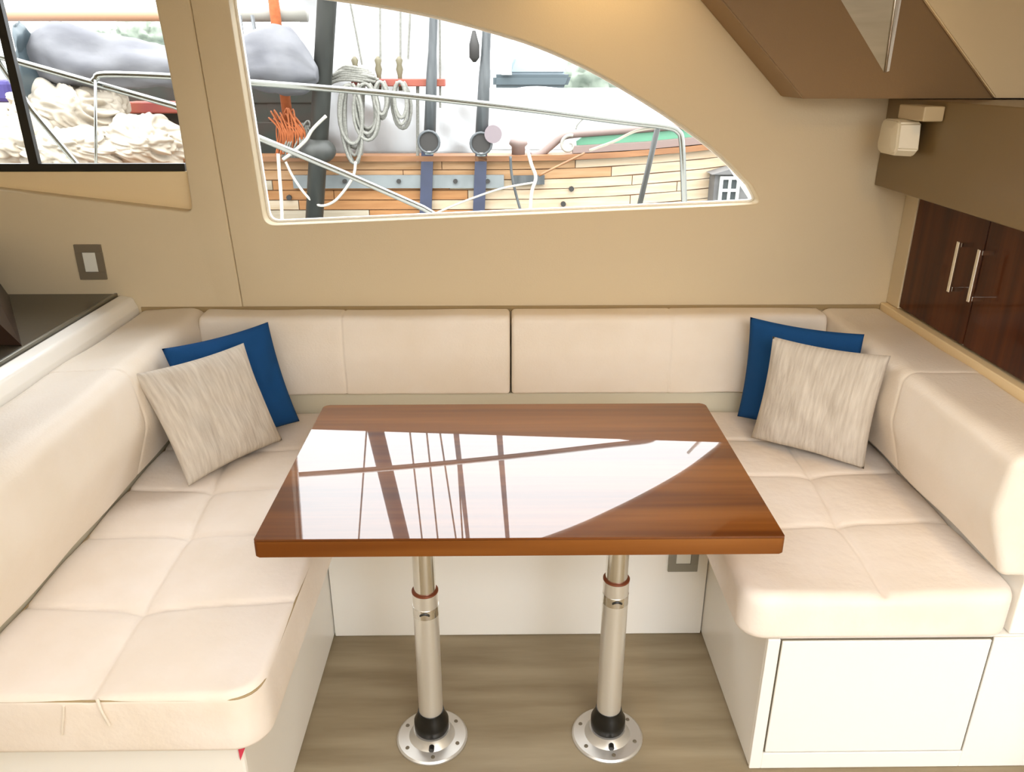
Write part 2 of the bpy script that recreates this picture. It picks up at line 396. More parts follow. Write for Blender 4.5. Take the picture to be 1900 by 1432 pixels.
# outer skin of the hull side behind the joint
o = slab('wall_outer_skin', [Vector((-2.5, -0.3, 0)), Vector((1.6, -0.3, 0)), Vector((1.6, 2.02, 0)), Vector((-2.5, 2.02, 0))],
         [[Vector((p.x, p.y, 0)) for p in main_hole], [Vector((p.x, p.y, 0)) for p in side_hole]], WALL+0.072, WALL+0.085, 0.002, M['white'])
o['kind'] = 'structure'
fl = obj('floor', box(-2.5, 1.6, -2.2, 2.44, -0.05, 0.0), M['floor']); fl['kind'] = 'structure'
ce = obj('ceiling', box(-2.5, 1.6, -0.25, 2.44, 1.95, 2.0), M['ceiling']); ce['kind'] = 'structure'
wr = obj('wall_right', box(1.21, 1.26, 2.302, 2.379, 0.815, 1.94, 0.002), G); wr['kind'] = 'structure'
wr2 = obj('wall_right_hull', box(1.52, 1.56, -1.4, 2.36, 0, 1.94), G); wr2['kind'] = 'structure'
wa = obj('aft_shade_wall', box(-2.44, 0.10, -0.66, -0.60, 0, 2.0), G); wa['kind'] = 'structure'  # unseen wall added to keep light off the left cushion front
wb = obj('aft_shade_wall_low', box(0.102, 0.60, -0.66, -0.60, 0, 1.05, 0.004), G); wb['kind'] = 'structure'  # unseen low wall added to darken the bench base under the table
wl = obj('wall_left', box(-2.5, -2.45, -0.66, 2.37, 0, 1.94), G); wl['kind'] = 'structure'

# window_1
W1 = empty('window_1', (0.0, WALL+0.05, 1.06), None, None); W1['kind'] = 'structure'
def ring_frame(poly, wid, y0, y1):
    """frame that follows an opening, inner edge wid inside it"""
    n = len(poly); inn = []
    area_ = sum(poly[i].x*poly[(i+1) % n].y-poly[(i+1) % n].x*poly[i].y for i in range(n)); s = 1 if area_ > 0 else -1
    for i in range(n):
        e0 = (poly[i]-poly[i-1]).normalized(); e1 = (poly[(i+1) % n]-poly[i]).normalized()
        n0 = Vector((-e0.y, e0.x, 0))*s; n1 = Vector((-e1.y, e1.x, 0))*s
        nn = (n0+n1).normalized(); inn.append(poly[i]+nn*wid/max(0.5, nn.dot(n0)))
    b = bmesh.new()
    L4 = [[b.verts.new((p.x, y, p.y)) for p in q] for q, y in ((poly, y0), (inn, y0), (inn, y1), (poly, y1))]
    for a in range(4):
        A, B = L4[a], L4[(a+1) % 4]
        for i in range(n): b.faces.new((A[i], A[(i+1) % n], B[(i+1) % n], B[i]))
    return b
obj('window_frame', ring_frame(main_hole, 0.006, WALL+0.052, WALL+0.068), M['white_trim'], W1, label='white rim around the large curved window')
obj('pane', prism([(p.x, WALL+0.058, p.y) for p in main_hole], (0, 0.004, 0)), M['glass'], W1)
# window_2: glass set back, black bottom bar and raking mullion
W2 = empty('window_2', (-1.4, WALL+0.06, 1.2), None, None); W2['kind'] = 'structure'
YB = WALL+0.060
obj('pane', prism([(p.x, YB+0.01, p.y) for p in side_hole], (0, 0.004, 0)), M['glass'], W2)
bz0, bz1 = atY(100, 318, YB).z, atY(100, 303, YB).z
obj('bottom_bar', box(-1.93, atY(345, 310, YB).x, YB-0.010, YB+0.008, bz0, bz1, 0.002), M['black'], W2, label='black bottom bar of the left window')
ma, mb = atY(68, 305, YB), atY(6, 40, YB); dm = (ma-mb)
obj('mullion', prism([ma+Vector((-0.017, -0.010, 0)), ma+Vector((0.011, -0.010, 0)), mb-dm*0.5+Vector((0.009, -0.010, 0)), mb-dm*0.5+Vector((-0.013, -0.010, 0))], (0, 0.018, 0)), M['black'], W2, label='black slanting mullion')
obj('sill', prism([(-1.94, WALL+0.040, 1.20), (-1.94, WALL+0.040, bz0+0.001), (-0.93, WALL+0.040, bz0+0.001), (-0.90, WALL+0.040, 1.09), (-1.2, WALL+0.040, 1.10)], (0, 0.028, 0)), M['soffit_light'], W2, label='pale sill strip under the black bar')

# soffit over the right end of the dinette
SY = 2.20
def sp(x, y, Y=SY): return atY(x, y, Y)
zb = sp(1490, 183).z
def up(a, b_, z): a, b_ = sp(*a), sp(*b_); return a+(b_-a)*((z-a.z)/(b_.z-a.z))
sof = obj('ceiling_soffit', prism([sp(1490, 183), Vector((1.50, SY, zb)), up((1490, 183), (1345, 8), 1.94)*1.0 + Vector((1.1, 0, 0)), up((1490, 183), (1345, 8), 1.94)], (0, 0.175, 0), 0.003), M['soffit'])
sof['kind'] = 'structure'; sof['label'] = 'overhead soffit with slanted left edge, shade put into its brown'
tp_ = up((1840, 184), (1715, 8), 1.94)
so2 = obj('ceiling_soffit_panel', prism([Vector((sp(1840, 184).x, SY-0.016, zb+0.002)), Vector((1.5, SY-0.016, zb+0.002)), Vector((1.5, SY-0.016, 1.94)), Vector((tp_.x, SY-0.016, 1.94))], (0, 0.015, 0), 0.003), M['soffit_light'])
so2['kind'] = 'structure'; so2['label'] = 'slanted panel on the overhead soffit, light put into its paler tan'
# wedge fitting on the soffit
wf = empty('wedge_light_fitting', sp(1641, 134), 'grey and cream wedge shaped fitting with a chrome ridge on the brown soffit', 'fitting')
tip = sp(1640, 134, SY-0.001); aL = up((1640, 134), (1565, 8), 1.80); aR = up((1650, 130), (1671, 8), 1.80); aM = up((1638, 134), (1651, 8), 1.80)
b = bmesh.new(); v = [b.verts.new(p) for p in (tip, aL, aM+Vector((0, -0.035, 0)), aM, tip+Vector((0, -0.006, 0)))]
for f in ((0, 1, 2, 4), (1, 3, 2), (0, 4, 2, 3), (0, 3, 1)): b.faces.new([v[i] for i in f])
obj('left_panel', b, M['lens'], wf, label='grey slanted face of the fitting')
q0 = sp(1650, 132, SY-0.001)
b = bmesh.new(); v = [b.verts.new(p) for p in (tip+Vector((0.002, 0, 0)), tip+Vector((0.002, -0.006, 0)), aM+Vector((0.002, -0.035, 0)), aM+Vector((0.002, 0, 0)), aR, q0+Vector((0, 0, 0)))]
for f in ((0, 1, 2, 3), (1, 5, 4, 2), (3, 2, 4), (0, 3, 4, 5), (0, 5, 1)): b.faces.new([v[i] for i in f])
obj('right_panel', b, M['white_trim'], wf, label='cream narrow face of the fitting')
obj('ridge_strip', tube([tip+Vector((0.001, -0.007, 0)), aM+Vector((0.001, -0.037, 0))], 0.0028, 8), M['chrome'], wf, smooth=True)

# warm downlight in the ceiling near the wall
def downlight(x, y, energy, tilt, label):
    dl = empty('ceiling_downlight', (x, y, 1.93), label, 'light')
    obj('bezel', lathe((x, y, 1.938), [(0.045, 0.0), (0.045, 0.011), (0.03, 0.011), (0.03, 0.0)], 24), M['chrome'], dl)
    obj('lens', lathe((x, y, 1.944), [(0.029, 0.0), (0.029, 0.004)], 24), M['bulb'], dl)
    l = bpy.data.lights.new('downlight', 'SPOT'); l.energy = energy; l.color = (1.0, 0.66, 0.30); l.spot_size = math.radians(110); l.spot_blend = 1.0; l.shadow_soft_size = 0.03
    lo_ = bpy.data.objects.new('downlight_lamp', l); COL.objects.link(lo_); lo_.location = (x, y, 1.925); lo_.rotation_euler = (math.radians(tilt), 0, 0)
downlight(0.27, 2.12, 6.5, 38, 'recessed warm ceiling downlight above the curved window')
downlight(0.85, 1.15, 12, 25, 'added warm ceiling spot in front of the soffit')  # unseen lamp added to warm the upper wall and soffit

# ================================================================= RIGHT CABINETS
ol = empty('overhead_locker', (1.3, 2.0, 1.175), 'brown laminate overhead locker with flat face above the walnut cupboard', 'locker')
obj('body', box(1.108, 1.50, 0.9, 2.376, 1.176, zb-0.002, 0.003), M['locker'], ol)
cb = empty('wall_cupboard', (1.35, 1.6, 0.816), 'walnut cupboard with two doors and chrome pull handles above right backrest', 'cupboard')
obj('body', box(1.232, 1.50, 0.9, 2.299, 0.817, 1.174), M['darkwood'], cb)
for i, (ya, yb) in enumerate(((1.945, 2.298), (1.40, 1.941), (0.92, 1.396))):
    d = obj('door', box(1.212, 1.231, ya, yb, 0.822, 1.172, 0.0015), M['cabinet'], cb)
    if i < 2:
        yh = 1.995 if i == 0 else 1.900
        b = bmesh.new(); add_box(b, 1.172, 1.180, yh-0.006, yh+0.006, 0.952, 1.085, 0.0015)
        add_box(b, 1.1795, 1.2118, yh-0.005, yh+0.005, 1.071, 1.083, 0.001); add_box(b, 1.1795, 1.2118, yh-0.005, yh+0.005, 0.954, 0.966, 0.001)
        obj('handle', b, M['chrome'], d, label='chrome bar handle')
tr = obj('trim_1', box(1.1915, 1.231, 0.9, 2.378, 0.780, 0.814, 0.003), M['soffit_light']); tr['kind'] = 'structure'
wr3 = obj('wall_right_lower', box(1.207, 1.230, 0.9, 2.372, 0.001, 0.795), M['white']); wr3['kind'] = 'structure'

# speaker
sc_ = atX(1676, 253, 1.075)
spk = empty('wall_speaker', (1.07, sc_.y, 1.28), 'small ivory speaker on a swivel bracket under the soffit', 'speaker')
b = bmesh.new()
for (hw, hh, dx) in ((0.050, 0.040, 0.0),): pass
yc, zc = sc_.y, 1.327
hexa = [(-0.072, -0.026), (-0.052, -0.043), (0.052, -0.043), (0.072, -0.026), (0.062, 0.038), (0.045, 0.046), (-0.045, 0.046), (-0.062, 0.038)]
vf = [b.verts.new((1.035, yc+p[0]*0.80, zc+p[1])) for p in hexa]; vb = [b.verts.new((1.085, yc+p[0]*1.05, zc+p[1]*1.05)) for p in hexa]
vm = [b.verts.new((1.028, yc+p[0]*0.55, zc+p[1]*0.65)) for p in hexa]
b.faces.new(vm); b.faces.new(vb[::-1])
for A, B in ((vm, vf), (vf, vb)):
    for i in range(8): b.faces.new((A[i], A[(i+1) % 8], B[(i+1) % 8], B[i]))
bmesh.ops.bevel(b, geom=b.edges[:], offset=0.004, segments=2, affect='EDGES')
obj('body', b, M['speaker'], spk, smooth=True, angle=40)
obj('bracket', box(1.055, 1.107, yc-0.125, yc+0.01, 1.374, 1.410, 0.003), M['speaker_bracket'], spk, label='beige bracket')
b = tube([(1.082, yc-0.03, 1.380), (1.078, yc-0.025, 1.370)], 0.008, 10)
obj('swivel', b, M['dark_taupe'], spk)

# ================================================================= LEFT COUNTER
ct = empty('galley_counter', (-1.7, 1.9, 0.0), 'dark stone topped counter with metal edge behind the left backrest', 'counter')
obj('cabinet', box(-2.44, -1.215, 0.9, 2.376, 0.001, 0.822, 0.002), M['white'], ct, label='white cabinet body')
obj('worktop', box(-2.44, -1.199, 0.9, 2.377, 0.824, 0.850, 0.003), M['counter'], ct, label='dark worktop')
obj('edge_strip', box(-1.203, -1.195, 0.9, 2.376, 0.838, 0.8525, 0.001), M['edge_metal'], ct, label='grey metal edge strip')
dk = empty('appliance_cabinet', (-1.55, 2.1, 0.852), 'dark brown upright cabinet end standing on the counter at the left edge', 'cabinet')
e0, e1 = atZ(40, 640, 0.852), atZ(20, 548, 0.852)
pts = [e0, Vector((e1.x+(e1.x-e0.x)*0.02, e1.y, 0.852)), Vector((-2.0, e1.y, 0.852)), Vector((-2.0, e0.y, 0.852))]
topz = 1.06
b = bmesh.new(); A = [b.verts.new(p) for p in pts]
B = [b.verts.new((x, y, z)) for x, y, z in ((e0.x-0.155, e0.y, topz), (e1.x-0.10, e1.y, topz), (-2.0, e1.y, topz), (-2.0, e0.y, topz))]
b.faces.new(A[::-1]); b.faces.new(B)
for i in range(4): b.faces.new((A[i], A[(i+1) % 4], B[(i+1) % 4], B[i]))
obj('body', b, M['darkwood'], dk)

# white coaming between counter and backrest
pr = round_profile([(-1.193, 0.0), (-1.193, 0.846), (-1.150, 0.838), (-1.138, 0.806), (-1.138, 0.0)], [0, 0.008, 0.018, 0.012, 0], 5)
co = obj('seat_coaming', extrude_profile(pr, 'Y', 0.9, 2.376, endr=0.002, n=4), M['white_trim'], smooth=True, angle=40)
tag(co, 'white moulded coaming between dark counter and left backrest', 'coaming')

# ================================================================= BENCHES
lb = empty('bench_base', (-0.8, 1.5, 0), 'white moulded bench base under the left seat cushion', 'bench')
obj('box', box(-1.136, -0.483, 1.095, 2.288, 0.001, 0.352, 0.006), M['white'], lb)
obj('back_board', box(-1.136, -0.985, 1.0, 2.288, 0.354, 0.510, 0.003), M['board'], lb)
rbn = empty('bench_base', (0.85, 1.8, 0), 'white moulded bench base with hatch door under the right seat cushion', 'bench')
b = box(0.563, 1.205, 1.345, 2.288, 0.001, 0.370, 0.005)
obj('box', b, M['white'], rbn)
p = [atY(*q, 1.335) for q in ((1453, 1190), (1835, 1189), (1785, 1394), (1429, 1398))]
obj('door_gap', box(0.590, 1.050, 1.3435, 1.346, 0.046, 0.367), M['dark_taupe'], rbn, label='dark joint around the hatch door')
d = obj('door', box(0.594, 1.044, 1.337, 1.3432, 0.052, 0.365, 0.002), M['white'], rbn, label='flat white hatch door')
obj('front_frame', (lambda b: (add_box(b, 0.563, 0.590, 1.338, 1.3445, 0.001, 0.370, 0.002), add_box(b, 1.049, 1.205, 1.338, 1.3445, 0.001, 0.370, 0.002), add_box(b, 0.5895, 1.0495, 1.338, 1.3445, 0.001, 0.047, 0.002)) and b)(bmesh.new()), M['white'], rbn)
obj('end_panel', box(1.085, 1.205, 1.348, 2.288, 0.372, 0.516, 0.003), M['white'], rbn, label='white end panel behind the right seat cushion')
bb = empty('bench_base', (0, 2.05, 0), 'white bench base across the back under the table', 'bench')
obj('box', box(-0.481, 0.561, 1.805, 2.288, 0.001, 0.352, 0.003), M['white'], bb)
obj('back_board', box(-0.984, 1.084, 2.291, 2.376, 0.30, 0.545, 0.003), M['board'], bb, label='pale grey board below the back cushions')

# seat cushions
def lz(pts, z=0.483): return [tuple(atZ(*p, z))[:2] for p in pts]
Ll = [lz([(160, 1300), (265, 1125), (350, 990), (393, 905), (430, 830)]) + [(-0.72, 2.27)],
      [(-0.98, 1.33)]+lz([(265, 1128)])+[(-0.44, 1.345)], [(-0.98, 1.585)]+lz([(350, 990)])+[(-0.44, 1.60)], [(-0.98, 1.81)]+[(-0.755, 1.80)]+[(-0.44, 1.82)], [(-0.98, 2.04), (-0.74, 2.03), (-0.44, 2.05)]]
Bl = lz([(265, 1127), (350, 990)])+[(-0.755, 1.80), (-0.74, 2.03)]
GS = 'tufted cream seat cushions of the dinette'
c1 = empty('seat_cushion', (-0.7, 1.67, 0.354), 'long tufted cream seat cushion on the left bench', 'cushion', None)
obj('cover', soft_block(-0.983, -0.430, 1.068, 2.286, 0.354, 0.483, 0.065, 0.014, tufted(Ll, Bl), (90, 190, 5), rb=0.012), M['seat'], c1, smooth=True)
def piping(x0, x1, y0, y1, R, z, r, parent, sides='all'):
    pts = [Vector((x0, y1-0.02, z)), Vector((x0, y0, z)), Vector((x1, y0, z)), Vector((x1, y1-0.02, z))]
    q = fillet(pts, {1: R, 2: R}, 8); return obj('piping', tube(q, r, 6), M['seam'], parent, smooth=True)
piping(-0.980, -0.433, 1.071, 2.286, 0.062, 0.4745, 0.0022, c1)
b = bmesh.new()
t1 = [atY(118, 1310, 1.066), atY(117, 1335, 1.064), atY(115, 1362, 1.066)]
obj('loose_thread', tube(t1, 0.0022, 6), M['leather'], c1)
t1 = smooth_path([atY(180, 1296, 1.065), atY(188, 1318, 1.061), atY(203, 1345, 1.065)])
obj('loose_thread', tube(t1, 0.003, 6), M['leather'], c1)
Lr = [lz([(1642, 1100), (1600, 1030), (1555, 970), (1512, 890)])+[(0.83, 2.0), (0.84, 2.27)], [(0.51, 1.60)]+lz([(1440, 975), (1555, 970), (1720, 965)])+[(1.08, 1.62)],
      [(0.51, 1.87), (0.826, 1.86), (1.08, 1.88)], [(0.51, 2.09), (0.832, 2.08), (1.08, 2.09)]]
c2 = empty('seat_cushion', (0.8, 1.8, 0.372), 'tufted cream seat cushion on the right bench', 'cushion', None)
obj('cover', soft_block(0.500, 1.083, 1.330, 2.286, 0.372, 0.483, 0.055, 0.024, tufted(Lr, lz([(1555, 970)])+[(0.826, 1.86)], puff=0.008), (90, 150, 5), rb=0.018), M['seat'], c2, smooth=True)
c3 = empty('seat_cushion', (0.03, 2.0, 0.354), 'cream seat cushion on the back bench behind the table', 'cushion', None)
obj('cover', soft_block(-0.428, 0.498, 1.772, 2.286, 0.354, 0.480, 0.02, 0.018, tufted([[(-0.1, 1.77), (-0.1, 2.3)], [(0.2, 1.77), (0.2, 2.3)]], []), (50, 30, 5)), M['seat'], c3, smooth=True)

# backrests
pl = round_profile([(-1.136, 0.512), (-1.136, 0.800), (-0.925, 0.812), (-0.905, 0.66), (-0.955, 0.512)], [0.012, 0.03, 0.055, 0.12, 0.015])
k1 = empty('backrest_cushion', (-1.02, 1.6, 0.5), 'long cream leather backrest along the left bench', 'backrest')
obj('cover', extrude_profile(pl, 'Y', 0.9, 2.376, bulge=0.006, n=40, seams=(1.82,), sd=0.003, sw=0.005, endr=0.01), M['leather'], k1, smooth=True, angle=50)
prr = round_profile([(1.190, 0.518), (1.190, 0.796), (0.995, 0.803), (0.985, 0.66), (1.032, 0.518)], [0.02, 0.02, 0.042, 0.12, 0.024])
k2 = empty('backrest_cushion', (1.09, 1.86, 0.5), 'long cream leather backrest along the right bench below the walnut cupboard', 'backrest')
obj('cover', extrude_profile(prr, 'Y', 1.345, 2.376, bulge=0.006, n=36, seams=(1.80,), sd=0.003, sw=0.005, endr=0.018), M['leather'], k2, smooth=True, angle=50)
pb = round_profile([(2.374, 0.548), (2.374, 0.803), (2.278, 0.803), (2.262, 0.68), (2.272, 0.549)], [0.01, 0.02, 0.028, 0.15, 0.012])
k3 = empty('backrest_cushion', (-0.46, 2.33, 0.55), 'cream leather back cushion left of the centre joint', 'backrest')
obj('cover', extrude_profile(pb, 'X', -0.922, 0.0215, bulge=0.004, n=30, seams=(-0.490,), sd=0.003, sw=0.004, endr=0.012), M['leather'], k3, smooth=True, angle=50)
k4 = empty('backrest_cushion', (0.5, 2.33, 0.55), 'cream leather back cushion right of the centre joint', 'backrest')
obj('cover', extrude_profile(pb, 'X', 0.0265, 0.992, bulge=0.004, n=30, seams=(0.520,), sd=0.002, sw=0.004, endr=0.012), M['leather'], k4, smooth=True, angle=50)
sl = obj('trim_2', box(-1.13, 1.19, 2.3745, 2.3785, 0.79, 0.807, 0.001), M['lining_dark']); sl['kind'] = 'structure'

# red tag under the left cushion corner
ta = [atY(440, 1381, 1.09), atY(457, 1381, 1.09), atY(446, 1411, 1.09)]
tag(obj('fabric_tag', prism([p_+Vector((0, 0, 0)) for p_ in ta], (0, 0.004, 0)), M['red']), 'small pointed red tag hanging below the left seat cushion corner', 'tag')

# ================================================================= PILLOWS
def pillow(c, thick, m, label, group, seed=0, dent=0.0):
    TL, TR, BR, BL = [Vector(p_) for p_ in c]; N = 40
    nrm = (TR-TL).cross(BL-TL).normalized()
    if nrm.y > 0: nrm = -nrm
    b = bmesh.new(); uvl = b.loops.layers.uv.new('UVMap'); S = []
    for side in (1, -1):
        gr = {}
        for i in range(N+1):
            for j in range(N+1):
                u, v_ = -1+2*i/N, -1+2*j/N
                uu = u*(1-0.055*(1-v_*v_)); vv = v_*(1-0.055*(1-u*u))
                s, t = (uu+1)/2, (vv+1)/2
                p_ = BL*(1-s)*(1-t)+BR*s*(1-t)+TR*s*t+TL*(1-s)*t
                h = thick*0.5*(max(0, (1-u**4)*(1-v_**4))**0.62)
                ed = (1-u*u)*(1-v_*v_)
                h += (noise.noise(Vector((u*2.3+seed, v_*2.3, seed)))*0.012 + noise.noise(Vector((u*6+seed, v_*3, seed*2)))*0.004)*min(1, ed*3)
                if side == -1 and (i in (0, N) or j in (0, N)): gr[i, j] = S[0][i, j]; continue
                gr[i, j] = b.verts.new(p_+nrm*h*side)
        S.append(gr)
        for i in range(N):
            for j in range(N):
                f = b.faces.new([gr[i, j], gr[i+1, j], gr[i+1, j+1], gr[i, j+1]])
                for lp_, (a, d_) in zip(f.loops, ((i, j), (i+1, j), (i+1, j+1), (i, j+1))): lp_[uvl].uv = (a/N, d_/N)
    o = obj('throw_pillow', b, m, smooth=True); return tag(o, label, 'pillow', group)
def T(px, py, Y): return atY(px, py, Y)
def grow(c, k):
    ctr = sum((Vector(q) for q in c), Vector())/4; return [ctr+(Vector(q)-ctr)*k for q in c]
pillow([T(300, 647, 1.985), T(497, 597, 2.205), atZ(556, 781, 0.492), atZ(372, 848, 0.492)], 0.072, M['blue'],
       'plain blue pillow behind the grey one on the left bench', 'throw pillows in the dinette corners', 3)
pillow([T(246, 694, 1.85), T(452, 636, 2.07), atZ(524, 816, 0.492), atZ(350, 902, 0.492)], 0.095, M['grey_fabric'],
       'grey slub fabric pillow leaning on the left bench backrest', 'throw pillows in the dinette corners', 11)
pillow([T(1392, 588, 2.185), T(1604, 620, 2.025), atZ(1580, 830, 0.492), atZ(1368, 772, 0.492)], 0.072, M['blue'],
       'plain blue pillow behind the grey one on the right bench', 'throw pillows in the dinette corners', 6)
pillow([T(1434, 624, 2.03), T(1653, 660, 1.855), atZ(1603, 870, 0.492), atZ(1393, 812, 0.492)], 0.095, M['grey_fabric'],
       'grey slub fabric pillow leaning on the right bench backrest', 'throw pillows in the dinette corners', 17)

# ================================================================= TABLE
tb = empty('dining_table', (0.03, 1.5, 0), 'glossy varnished teak table on two chrome pedestals between the benches', 'table')
X0, X1, Y0, Y1, ZT = -0.448, 0.507, 1.197, 1.802, 0.720
tops = fillet([Vector((X0, Y0, 0)), Vector((X1, Y0, 0)), Vector((X1, Y1, 0)), Vector((X0, Y1, 0))], {0: 0.008, 1: 0.008, 2: 0.025, 3: 0.025}, 5)
def shrink(k): return [Vector((max(X0+k, min(X1-k, p_.x)), max(Y0+k, min(Y1-k, p_.y)), 0)) for p_ in tops]
obj('table_top', prism([p_+Vector((0, 0, ZT-0.004)) for p_ in shrink(0.0015)], (0, 0, 0.004), 0), M['table'], tb, label='glossy teak top with horizontal grain')
obj('edge_band', prism([p_+Vector((0, 0, ZT-0.037)) for p_ in tops], (0, 0, 0.0325), 0.0015), M['table_edge'], tb)
def pedestal(x, y, ring_z, tilt=0.0):
    pd = obj('pedestal', lathe((x, y, 0.03), [(0.0285, 0), (0.0285, ring_z-0.03), (0.0265, ring_z-0.03)], 32), M['alu'], tb, smooth=True, angle=40, label='satin aluminium pedestal tube')
    obj('upper_tube', lathe((x, y, ring_z), [(0.0245, 0), (0.0245, ZT-0.045-ring_z)], 32), M['chrome'], pd, smooth=True, angle=40, label='chrome upper tube')
    obj('clamp_ring', lathe((x, y, ring_z-0.004), [(0.0275, 0), (0.0295, 0.001), (0.0295, 0.004), (0.0275, 0.005)], 32), M['copper'], pd, smooth=True, label='thin copper coloured ring')
    b = lathe((x, y, ring_z-0.062), [(0.0292, 0), (0.0292, 0.024)], 32)
    obj('sleeve', b, M['chrome'], pd, smooth=True, angle=40, label='chrome sleeve below the ring')
    b = bmesh.new()
    arc = [(x+0.0303*math.sin(a), y-0.0303*math.cos(a), ring_z-0.050+0.006*math.cos(a*4)) for a in [(-0.35+0.7*k/8) for k in range(9)]]
    add_tube(b, arc, 0.002, 6); obj('clip', b, M['rubber'], pd)
    obj('base_plate', lathe((x, y, 0.0005), [(0.085, 0), (0.085, 0.004), (0.081, 0.0075), (0.055, 0.010), (0.046, 0.020), (0.043, 0.030), (0.0, 0.030)], 48), M['plate'], pd, smooth=True, angle=30, label='round aluminium floor plate')
    obj('collar', lathe((x, y, 0.028), [(0.037, 0), (0.041, 0.010), (0.041, 0.030), (0.034, 0.044), (0.0305, 0.060), (0.029, 0.060)], 32), M['rubber'], pd, smooth=True, angle=40, label='black plastic collar')
    for k in range(6):
        a = math.radians(30+60*k+6); sx_, sy_ = x+0.068*math.cos(a), y+0.068*math.sin(a)
        obj('screw', lathe((sx_, sy_, 0.0085), [(0.0052, 0), (0.0045, 0.0022), (0.002, 0.0025)], 10), M['dark_taupe'], pd)
    b = bmesh.new(); add_tube(b, [(x+0.003, y-0.041, 0.018), (x+0.003, y-0.056, 0.0165)], 0.0065, 12)
    obj('set_screw', b, M['rubber'], pd)
    obj('top_bracket', box(x-0.06, x+0.06, y-0.06, y+0.06, ZT-0.046, ZT-0.038, 0.002), M['plate'], pd)
pedestal(-0.175, 1.440, 0.430)
pedestal(0.248, 1.440, 0.458)

# outlet and switch
def plate(name, x0, x1, z0, z1, y, fr, label, cat):
    e = empty(name, ((x0+x1)/2, y, z0), label, cat)
    wx, wz = (x1-x0)*0.25, (z1-z0)*0.22
    b = bmesh.new()
    add_box(b, x0, x1, y-0.008, y-0.0005, z0, z0+wz, 0.001); add_box(b, x0, x1, y-0.008, y-0.0005, z1-wz, z1, 0.001)
    add_box(b, x0, x0+wx, y-0.008, y-0.0005, z0+wz, z1-wz); add_box(b, x1-wx, x1, y-0.008, y-0.0005, z0+wz, z1-wz)
    obj('frame', b, fr, e)
    obj('rocker', box(x0+wx+0.0005, x1-wx-0.0005, y-0.0065, y-0.0006, z0+wz+0.0005, z1-wz-0.0005, 0.001), M['switch_white'], e, label='white rocker')
    return e
plate('light_switch', -1.297, -1.216, 0.896, 1.004, WALL-0.002, M['switch_frame'], 'white rocker switch in a taupe frame on the wall above the dark counter', 'switch')
plate('wall_outlet', 0.450, 0.531, 0.217, 0.330, 1.805, M['outlet_frame'], 'white outlet in a grey frame low on the back bench under the table', 'outlet')

# ================================================================= OUTSIDE: own deck and rails
dk_ = obj('side_deck', box(-4.0, 3.0, 2.47, 3.0, 0.42, 0.50, 0.004), M['o_deck']); tag(dk_, 'narrow side deck outside the curved window', 'deck')
RY = 2.79
def rail(name_pts, r=0.0125, n=10): return tube([atY(x, y, RY) for x, y in name_pts], r, n)
gr_ = empty('guard_rail', (-0.6, RY, 0.5), 'stainless steel guard rail running past both windows', 'rail')
obj('top_tube', tube(smooth_path([atY(*p_, RY) for p_ in ((172, 152), (178, 146), (195, 138), (320, 142), (450, 152), (700, 172), (950, 199), (1150, 225), (1235, 235), (1258, 244), (1265, 262), (1268, 330), (1270, 420), (1272, 700))], 4), 0.0105, 10), M['o_rail'], gr_, smooth=True)
obj('diagonal_tube', tube([atY(*p_, RY+0.02) for p_ in ((-300, 20), (29, 113), (170, 153), (322, 196), (460, 247), (640, 322), (785, 386), (806, 398), (820, 430), (860, 640))], 0.0105, 10), M['o_rail'], gr_, smooth=True)
obj('stay_tube', tube([atY(*p_, RY+0.03) for p_ in ((-60, 20), (3, 122), (59, 204), (138, 299), (300, 520))], 0.010, 10), M['o_rail'], gr_, smooth=True)
obj('stanchion', tube([atY(*p_, RY-0.012) for p_ in ((177, 148), (178, 300), (180, 620))], 0.005, 8), M['o_rail'], gr_, smooth=True)
br = empty('brace_pole', atY(1120, 600, 2.85), 'dark slanting pole seen in front of the pale hull', 'pole')
obj('pole', tube([atY(*p_, 2.86) for p_ in ((1220, 238), (1184, 392), (1040, 1010))], 0.010, 8), M['o_black'], br, smooth=True)
cor = empty('corner_pole', atY(1450, 470, 2.6), 'pair of white tubes crossing the pointed window tip', 'pole')
obj('tube', tube([atY(*p_, 2.6) for p_ in ((1330, 270), (1363, 322), (1398, 376), (1440, 440), (1470, 1230))], 0.006, 8), M['white_trim'], cor, smooth=True)
obj('tube', tube([atY(*p_, 2.62) for p_ in ((1345, 282), (1382, 338), (1410, 378), (1450, 440), (1480, 1230))], 0.005, 8), M['white_trim'], cor, smooth=True)

# ================================================================= OUTSIDE: wooden sailing boat alongside
HY = 6.0
hb = empty('wooden_sailboat', (-1.0, HY+1, -1.0), 'old planked wooden sailboat with a brown hull moored alongside', 'sailboat')
def sheer(x): return 0.034*max(0, x)**2 + 0.004*max(0, -x-2)**2
def run(x0, x1, z0, z1, y0, y1, step=0.45):
    b = bmesh.new(); n = max(1, int((x1-x0)/step)); R = []
    for i in range(n+1):
        x = x0+(x1-x0)*i/n; s = sheer(x); R.append([b.verts.new(q) for q in ((x, y0, z0+s), (x, y0, z1+s), (x, y1, z1+s), (x, y1, z0+s))])
    for A, B in zip(R, R[1:]):
        for k in range(4): b.faces.new((A[k], A[(k+1) % 4], B[(k+1) % 4], B[k]))
    b.faces.new(R[0][::-1]); b.faces.new(R[-1]); return b
obj('rail_cap', run(-4.6, 3.2, 0.862, 0.900, HY-0.05, HY+0.16), M['o_cap'], hb)
obj('hull_core', run(-4.6, 3.2, -1.3, 0.858, HY+0.02, HY+0.10), M['o_cap'], hb, label='dark hull framing behind the planks')
rnd = random.Random(9)
zr = 0.858
